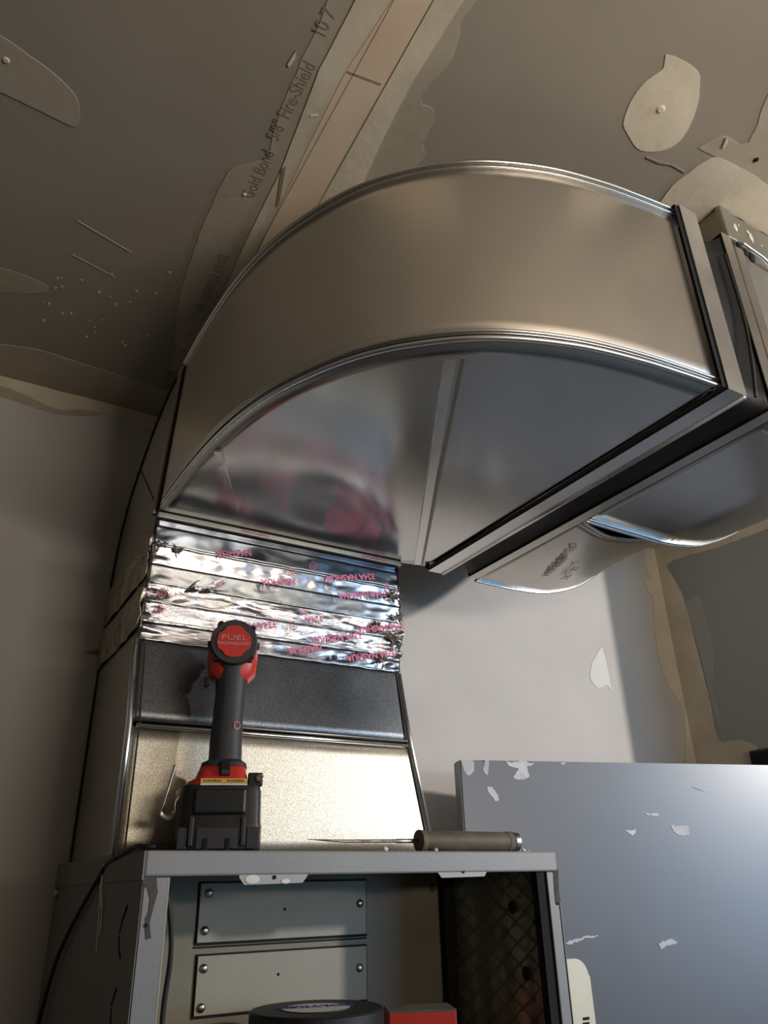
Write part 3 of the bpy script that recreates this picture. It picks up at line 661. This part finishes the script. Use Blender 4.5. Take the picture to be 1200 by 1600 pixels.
# chips on posts, scratches, knock-out slits
def ypatch(name, px, y, mat, parent, amp=.0006, t=.0004):
    P = rough([atY(u, v, y) for u, v in px], amp, .002)
    for p in P: p.y = y
    bm = bmesh.new(); prism(bm, P, Vector((0, -1, 0)), t); return bm_obj(name, bm, mat, parent)
ypatch('paint_chip', [(224,1370),(245,1370),(246,1395),(238,1425),(234,1440),(236,1465),(228,1468),(226,1450),(227,1435),(232,1425),(234,1405),(230,1388),(222,1382)], YF-.0002, M['chip'], fc)
ypatch('paint_chip', [(864,1358),(872,1358),(873,1392),(876,1410),(868,1412),(866,1395)], YF-.0002, M['chip'], fc)
for u, v in ((228,1446), (871,1412)):
    bm = bmesh.new(); lathe(bm, [(.0018, 0), (.0018, .0003), (0, .0003)], 10, frame(atY(u, v, YF-.0007), (1, 0, 0), (0, 0, 1))); bm_obj('hole', bm, M['dark'], fc)
for pts in ([(200,1415),(192,1440),(188,1458)], [(188,1462),(187,1480),(189,1498)], [(183,1544),(177,1565),(175,1572)], [(175,1576),(174,1600),(176,1625)]):
    bm = bmesh.new(); tube(bm, smooth_path([atX(u, v, .2155)+Vector((-.0003, 0, 0)) for u, v in pts], 4), .0013, 6); bm_obj('knockout_slit', bm, M['dark'], fc)
for pts in ([(163,1350),(158,1390),(154,1440),(150,1490)], [(147,1352),(142,1375),(137,1400)], [(158,1385),(159,1420),(155,1460)]):
    bm = bmesh.new(); tube(bm, smooth_path([atX(u, v, .2105) for u, v in pts], 4), [.0024-.0018*k/((len(pts)-1)*4) for k in range((len(pts)-1)*4+1)], 5, flat=.6); bm_obj('compound_drip', bm, M['label'], fc)
bm = bmesh.new(); lathe(bm, [(.006, 0), (.006, .003), (.004, .005), (0, .005)], 12, frame(V(.203, 1.225, .005), (0, -1, 0), (0, 0, 1))); bm_obj('screw', bm, M['steel'], fc)

# ------------------------------------------------------------------ leaning grey door panel
pn = tag(empty('metal_door_panel', (1.1, 1.02, 0)), 'large blue-grey painted metal panel smeared with white, standing right of the furnace', 'metal panel')
pd = Vector((.962, -.274, 0)).normalized(); pn_n = Vector((pd.y, -pd.x, 0)); pn_n = -pn_n if pn_n.y > 0 else pn_n
A = atY(718, 1187, 1.095); PW = .75; PH = A.z
bm = bmesh.new(); back = -pn_n*.032
prism(bm, [A, A+pd*PW, A+pd*PW-Vector((0, 0, PH)), A-Vector((0, 0, PH))], -pn_n, .032)
bmesh.ops.bevel(bm, geom=list(bm.edges), offset=.0025, segments=2, affect='EDGES')
bm_obj('panel_face', bm, M['door'], pn)
def on_panel(u, v, d=.0):
    r = ray(u, v); o = Vector((0, 0, ZC)); k = (A-o).dot(pn_n)/r.dot(pn_n); return o+r*k+pn_n*d
def smear(px, amp=.0045):
    P = [on_panel(u, v) for u, v in px]; P = rough(smooth_path(P+[P[0]], 3)[:-1], amp, .003)
    P = [p-pn_n*((p-A).dot(pn_n)) for p in P]
    bm = bmesh.new(); prism(bm, P, pn_n, .0006); bm_obj('white_smear', bm, M['white'], pn)
for px in ([(722,1190),(738,1188),(740,1205),(730,1208)], [(758,1190),(763,1190),(762,1210),(757,1208)], [(788,1190),(820,1190),(835,1192),(822,1200),(828,1214),(812,1220),(802,1212),(808,1200),(795,1198)],
           [(762,1228),(770,1232),(778,1250),(772,1253),(764,1240)], [(872,1190),(882,1189),(880,1193)], [(1048,1290),(1075,1290),(1078,1304),(1068,1306),(1055,1300)], [(1003,1267),(1030,1273),(1020,1277)],
           [(980,1298),(992,1295),(990,1303)], [(1028,1475),(1056,1470),(1054,1476),(1032,1482)], [(882,1473),(910,1465),(940,1460),(912,1468),(886,1476)], [(1080,1230),(1110,1236),(1096,1234)]): smear(px)

# ------------------------------------------------------------------ cream cover beside the furnace
cc = tag(empty('plastic_cover', V(.78, .86, -.12)), 'cream plastic plate with rounded top corner at the furnace right edge', 'plastic cover')
y0 = .872
a = atY(884, 1499, y0); b = atY(932, 1600, y0)
x0, x1, zt = XB+.0005, atY(926, 1560, y0).x, a.z
P = [Vector((x0, y0, zt)), ]
r = .022
for k in range(9):
    t = math.pi/2*(1-k/8); P.append(Vector((x1-r+r*math.cos(t), y0, zt-r+r*math.sin(t))))
P += [Vector((x1+.003, y0, zt-.25)), Vector((x0, y0, zt-.25))]
bm = bmesh.new(); prism(bm, P, Vector((0, 1, 0)), .012); bmesh.ops.bevel(bm, geom=list(bm.edges), offset=.002, segments=2, affect='EDGES'); bm_obj('cover_plate', bm, M['cream'], cc)
for k in range(2): box('slot', atY(911, 1590+k*8, y0-.0006), atY(920, 1593+k*8, y0+.001), M['dark'], cc)

# ------------------------------------------------------------------ outlet box on the right wall
ob = tag(empty('outlet_box', V(1.6, 1.04, .2)), 'small black electrical box on the right wall above the grey panel', 'electrical box')
p = atX(1174, 1174, XR)
bm = bmesh.new(); abox(bm, (XR-.012, p.y-.11, p.z-.10), (XR-.0005, p.y, p.z), .003); bm_obj('box_body', bm, M['blackp'], ob)
bm = bmesh.new(); abox(bm, (XR-.016, p.y-.105, p.z-.095), (XR-.012, p.y-.005, p.z-.005), .002); bm_obj('box_rim', bm, M['dark'], ob)

# ------------------------------------------------------------------ impact wrench
wy = math.atan2(-.303, .905)
wr_ = tag(empty('impact_wrench', V(.3150, .909, .0405), wy), 'red and black cordless impact wrench standing on its battery on the furnace', 'impact wrench')
def wobj(name, bm, mat, parent=None, smooth=False, angle=None): return bm_obj(name, bm, mat, parent or wr_, local=True, smooth=smooth, angle=angle)
def taper(bm, secs, bev=0, n=24, power=3.5):
    """superellipse sections (cx, cy, z, rx, ry)"""
    rings = []
    for cx, cy, z, rx_, ry_ in secs:
        ring = []
        for j in range(n):
            t = 2*math.pi*j/n; c, s = math.cos(t), math.sin(t)
            ring.append(bm.verts.new((cx+rx_*math.copysign(abs(c)**(2/power), c), cy+ry_*math.copysign(abs(s)**(2/power), s), z)))
        rings.append(ring)
    for a_, b_ in zip(rings, rings[1:]):
        for j in range(n): bm.faces.new((a_[j], a_[(j+1) % n], b_[(j+1) % n], b_[j]))
    bm.faces.new(list(reversed(rings[0]))); bm.faces.new(rings[-1])
# battery
bm = bmesh.new(); taper(bm, [(0,0,0,.045,.038),(0,0,.003,.0465,.040),(0,0,.026,.0475,.041),(0,0,.029,.0465,.040),(0,0,.064,.0455,.039),(0,0,.070,.044,.037)], power=7, n=40)
bat = wobj('battery', bm, M['blackp'], angle=30)
bm = bmesh.new(); abox(bm, (-.030,-.0435,.038), (.028,-.037,.066), .003); wobj('battery_latch_block', bm, M['blackp'], bat)
for x in (-.030, .026):
    bm = bmesh.new(); abox(bm, (x-.0025,-.0435,.006), (x+.0025,-.040,.036), .001); wobj('rib', bm, M['rubber'], bat)
for x in (-.014, .010):
    bm = bmesh.new(); abox(bm, (x-.003,-.0425,.000), (x+.003,-.040,.014), .001); wobj('slot', bm, M['dark'], bat)
for x0_, x1_ in ((-.044,-.034), (-.024,.020), (.030,.044)):
    bm = bmesh.new(); abox(bm, (x0_,-.0418,.003), (x1_,-.0405,.025), .0008); wobj('lower_pad', bm, M['rubber'], bat)
# red foot
bm = bmesh.new(); taper(bm, [(-.004,0,.066,.036,.036),(-.004,0,.074,.035,.036),(-.001,0,.078,.030,.034),(0,0,.090,.0265,.030),(.001,0,.094,.024,.028)], power=5, n=36)
foot = wobj('red_foot', bm, M['red'], angle=30)
bm = bmesh.new(); taper(bm, [(.001,0,.0915,.027,.031),(.001,0,.096,.026,.030),(.002,0,.100,.019,.024)], power=4, n=30); wobj('foot_collar', bm, M['rubber'], foot, angle=30)
bm = bmesh.new(); abox(bm, (-.003,-.036,.080), (.008,-.028,.096), .001); wobj('foot_notch', bm, M['dark'], foot)
bm = bmesh.new(); abox(bm, (-.002,-.0345,.081), (.006,-.0365,.086), .0006); wobj('notch_tab', bm, M['rubber'], foot)
bm = bmesh.new(); abox(bm, (-.024,-.0372,.0715), (.028,-.036,.0765), .0003); wl = wobj('warning_label', bm, M['yellow'], foot)
for x, s in ((-.011, 'WARNING'), (.015, 'WARNING')): text('label_print', s, (x,-.0373,.0725), (1,0,0), (0,0,1), .0042, M['dark'], foot, .0001, align='CENTER', local=True)
bm = bmesh.new(); abox(bm, (-.024,-.0372,.0690), (.028,-.036,.0712), .0003); wobj('label_base', bm, M['label'], foot)
# grip
bm = bmesh.new(); taper(bm, [(.002,0,.096,.0200,.024),(.002,0,.104,.0195,.023),(.0015,0,.125,.0190,.0225),(.002,.002,.150,.0182,.022),(.003,.003,.180,.0182,.022),(.003,.003,.196,.0190,.023),(.002,.003,.212,.0210,.028)], power=2.6, n=32)
gr = wobj('grip', bm, M['rubber'], angle=40)
bm = bmesh.new(); lathe(bm, [(.0038,0),(.0046,0),(.0046,.001),(.0038,.001),(.0038,0)], 18, frame((.0125,-.0185,.139), (1,.6,0), (0,0,1))); wobj('grip_emblem', bm, M['red'], gr)
bm = bmesh.new(); abox(bm, (-.006,.020,.168), (.009,.038,.198), .004); wobj('trigger', bm, M['blackp'])
# head: axis along local +Y, rear cap faces the viewer
HC = (.003, 0, .2385)
HM = Matrix.Translation(HC) @ Matrix.Rotation(math.radians(-90), 4, 'X')       # local z -> +y
bm = bmesh.new(); lathe(bm, [(0,-.030),(.027,-.030),(.029,-.026),(.0295,-.006),(.0290,0)], 40, HM); wobj('rear_cap', bm, M['rubber'], angle=30)
cap = [o for o in wr_.children if o.name.startswith('rear_cap')][0]
bm = bmesh.new(); lathe(bm, [(.0285,-.004),(.0300,.000),(.0300,.028),(.028,.036),(.023,.044),(0,.044)], 36, HM); wobj('red_housing', bm, M['red'], angle=30)
bm = bmesh.new(); taper(bm, [(.003,.006,.196,.0205,.024),(.003,.008,.206,.0295,.030),(.003,.010,.225,.0315,.032),(.003,.010,.240,.0300,.032)], power=3, n=32); wobj('red_side_shell', bm, M['red'], angle=40)
bm = bmesh.new(); lathe(bm, [(.0235,.042),(.020,.047),(.015,.050),(.0065,.051),(.0065,.058),(0,.058)], 24, HM); wobj('nose_and_anvil', bm, M['steel'], angle=30)
bm = bmesh.new()
ring = []
for j in range(48):
    t = 2*math.pi*j/48; rr = .0205
    if abs((math.degrees(t) % 90)-45) < 9: rr = .0188
    ring.append(Vector((HC[0]+rr*math.cos(t)*1.02, HC[1]-.0300, HC[2]+rr*math.sin(t)*.98)))
prism(bm, ring, Vector((0, -1, 0)), .0016); disc = wobj('red_cap_disc', bm, M['red'], cap)
text('cap_print', 'FUEL', (HC[0], -.0317, HC[2]+.0015), (1,0,0), (0,0,1), .0095, M['plate2'], disc, .0002, align='CENTER', sx=1.6, bold=-.00018, local=True)
text('cap_print', 'TECHNOLOGY', (HC[0], -.0317, HC[2]-.0045), (1,0,0), (0,0,1), .0048, M['plate2'], disc, .0001, align='CENTER', sx=1.25, local=True)
for a_ in (40, 128, 222, 318):
    t = math.radians(a_); bm = bmesh.new(); lathe(bm, [(0,-.026),(.0022,-.026),(.0022,-.0275),(.0040,-.0275),(.0044,-.024),(.0044,-.006),(0,-.006)], 14, Matrix.Translation((.0285*math.cos(t),0,.0285*math.sin(t))) @ HM); wobj('screw_boss', bm, M['blackp'], cap)
for a_ in (0, 90, 180, 270):
    t = math.radians(a_); bm = bmesh.new(); abox(bm, (HC[0]+.029*math.cos(t)-.003, -.020, HC[2]+.029*math.sin(t)-.003), (HC[0]+.029*math.cos(t)+.003, -.004, HC[2]+.029*math.sin(t)+.003), .0015); wobj('cap_rib', bm, M['rubber'], cap)
bm = bmesh.new(); abox(bm, (-.030,-.004,.188), (-.022,.008,.200), .002); wobj('direction_switch', bm, M['blackp'])
# belt hook (flat bent wire) and bit holder
bm = bmesh.new(); tube(bm, smooth_path([(-.034,-.02,.066),(-.040,-.022,.0665),(-.0455,-.024,.064),(-.0485,-.025,.056),(-.050,-.025,.043),(-.054,-.025,.037),(-.060,-.025,.037),(-.063,-.025,.043),(-.0605,-.025,.060),(-.0565,-.025,.080),(-.054,-.025,.092)], 5), .0014, 8, flat=3); wobj('belt_hook', bm, M['steel'], smooth=True)
bm = bmesh.new(); abox(bm, (.029,-.030,.069), (.046,-.016,.084), .0015); bh = wobj('bit_holder', bm, M['blackp'])
bm = bmesh.new(); lathe(bm, [(.0048,0),(.0048,.003),(.003,.0035),(.0028,.0015),(0,.0015)], 12, frame((.0425,-.030,.0775), (1,0,0), (0,0,1))); wobj('bit_tip', bm, M['steel'], bh)
bm = bmesh.new(); lathe(bm, [(.0045,-.002),(.0045,.012),(.003,.014),(0,.014)], 10, frame((.0415,-.020,.0662), (1,0,0), (0,1,0))); wobj('hook_screw', bm, M['steel'], bh)

# ------------------------------------------------------------------ awl / stub knife lying near the lip
aw = tag(empty('awl', V(.55, .87, .041)), 'long thin pointed awl with dark worn handle lying on the furnace top', 'awl')
Yk = .862
h0 = atY(653, 1309, Yk); h1 = atY(806, 1309, Yk); tip = atY(480, 1310, Yk)
ax = (h1-h0); ax.z = 0; hl = ax.length; ax.normalize(); rr = .0125
hz = ZC+.0405+rr
HMt = frame(Vector((h0.x, h0.y, hz)), (0, 0, 1), (0, 1, 0))   # local z = +x direction approx
HMt = Matrix.Translation((h0.x, h0.y, hz)) @ Matrix.Rotation(math.radians(90), 4, 'Y')
prof_h = [(0,0),(.0095,0),(.0108,.001),(.0105,.008),(.0085,.010),(.0088,.014),(.0098,.03),(.0104,.045),(.0103,.07),(.0100,.085),(.0100,hl-.009)]
bm = bmesh.new(); lathe(bm, [(r_*1.2, min(h_, hl-.009)) for r_, h_ in prof_h], 24, HMt); bm_obj('handle', bm, M['wood'], aw, angle=50)
bm = bmesh.new(); lathe(bm, [(.0120,hl-.0085),(.0124,hl-.008),(.0124,hl-.001),(.0115,hl),(0,hl)], 24, HMt); bm_obj('end_cap', bm, M['steel'], aw, angle=30)
bm = bmesh.new(); lathe(bm, [(.0119,hl-.018),(.0125,hl-.018),(.0125,hl-.010),(.0119,hl-.010)], 24, HMt); bm_obj('ferrule', bm, M['dust'], aw, angle=30)
tl = h0.x-tip.x
bm = bmesh.new()
pts = [Vector((h0.x+.012, h0.y, hz)), Vector((h0.x-.03, h0.y, hz-.0002)), Vector((h0.x-.032, h0.y, hz-.0002)), Vector((h0.x-tl*.7, h0.y, hz-.001)), Vector((tip.x, h0.y, hz+.0006))]
tube(bm, pts, [.0022, .0020, .0016, .0014, .0002], 8, flat=1.3); bm_obj('blade', bm, M['steel'], aw, smooth=True)

# crumbs of drywall on the top
for k, (u, v, r_) in enumerate(((602,1323,.0034), (681,1325,.0026), (818,1324,.0028), (826,1325,.0016))):
    p = atY(u, v, YF+.008); bm = bmesh.new(); bmesh.ops.create_icosphere(bm, subdivisions=1, radius=r_, matrix=Matrix.Translation((p.x, p.y, ZC+.0402+r_*.8)) @ Matrix.Diagonal((1.2, 1, .9, 1)))
    for q in bm.verts: q.co += noise.noise_vector(q.co*900)*r_*.3
    lab = ['white drywall crumb under the awl blade on the furnace edge', 'white drywall crumb at the front end of the awl handle', 'larger white crumb just right of the awl end cap', 'tiny rightmost white crumb near the furnace corner'][k]
    tag(bm_obj('drywall_crumb', bm, M['label']), lab, 'crumb', 'drywall crumbs on the furnace edge')

# ------------------------------------------------------------------ tape roll and red box inside the cabinet
Zs = -.172
rc = Vector((.385, .905, 0)); c0 = atY(495, 1575, .90)
rollc = Vector((c0.x, c0.y, 0)); RR = .074; ztp = atY(495, 1575, .90).z
tr = tag(empty('tape_roll', (rollc.x, rollc.y, ZC+Zs)), 'roll of black tape with white printed core inside the furnace cabinet', 'tape')
HT = ztp-ZC-Zs
MT = Matrix.Translation((rollc.x, rollc.y, ztp))
bm = bmesh.new(); lathe(bm, [(.040,-HT),(RR-.002,-HT),(RR,-HT+.002),(RR,-.002),(RR-.002,0),(.040,0),(.040,-HT)], 64, MT); bm_obj('tape_winding', bm, M['canvas'], tr, angle=30)
bm = bmesh.new(); lathe(bm, [(.0375,-HT),(.0402,-HT),(.0402,.0006),(.0375,.0006),(.0375,-HT)], 48, MT); bm_obj('core', bm, M['canvas'], tr, angle=30)
bm = bmesh.new(); lathe(bm, [(0,-.002),(.0375,-.002),(.0375,.0004),(0,.0004)], 40, MT); bm_obj('core_label', bm, M['label'], tr)
text('core_print', 'POLYKEN', (rollc.x+.004, rollc.y+.016, ztp+.0006), (-.93, .33, 0), (-.33, -.93, 0), .020, M['blue'], tr, .0002, align='CENTER', bold=.0008)
rb = tag(empty('red_box', V(.56, .9, Zs)), 'small red box with dusty dark top inside the furnace cabinet', 'box')
q = atY(655, 1575, .92)
MB_ = Matrix.Translation((q.x, q.y, q.z)) @ Matrix.Rotation(math.radians(-24), 4, 'Z')
box('box_body', (-.040,-.028,-(q.z-ZC-Zs)), (.040,.030,-.001), M['red'], rb, .001, MB_)
box('box_top', (-.0402,-.0282,-.001), (.0402,.0302,.0008), M['dust'], rb, .0004, MB_)
hgt = q.z-.10

# ------------------------------------------------------------------ cable
bm = bmesh.new()
pc = [atX(40, 1700, .196), atX(60, 1600, .198), atX(85, 1510, .200), atX(108, 1455, .203), atX(132, 1410, .205), atX(155, 1370, .208), atX(170, 1348, .211), V(.212, .872, .0445), V(.218, .850, .0445), V(.2275, .846, .0440)]
tube(bm, smooth_path(pc, 6), .0026, 8)
cb = tag(empty('black_cable', V(.21, .9, .04)), 'thin black cable looped over the furnace top left corner', 'cable')
bm_obj('cable_outside', bm, M['cable'], cb, smooth=True)
bm = bmesh.new(); tube(bm, smooth_path([atY(246, 1352, .86), atY(252, 1372, .862), atY(262, 1405, .864), atY(267, 1450, .866), atY(266, 1500, .868), atY(256, 1570, .87), atY(250, 1640, .87)], 6), .0026, 8)
bm_obj('cable_inside', bm, M['cable'], cb, smooth=True)
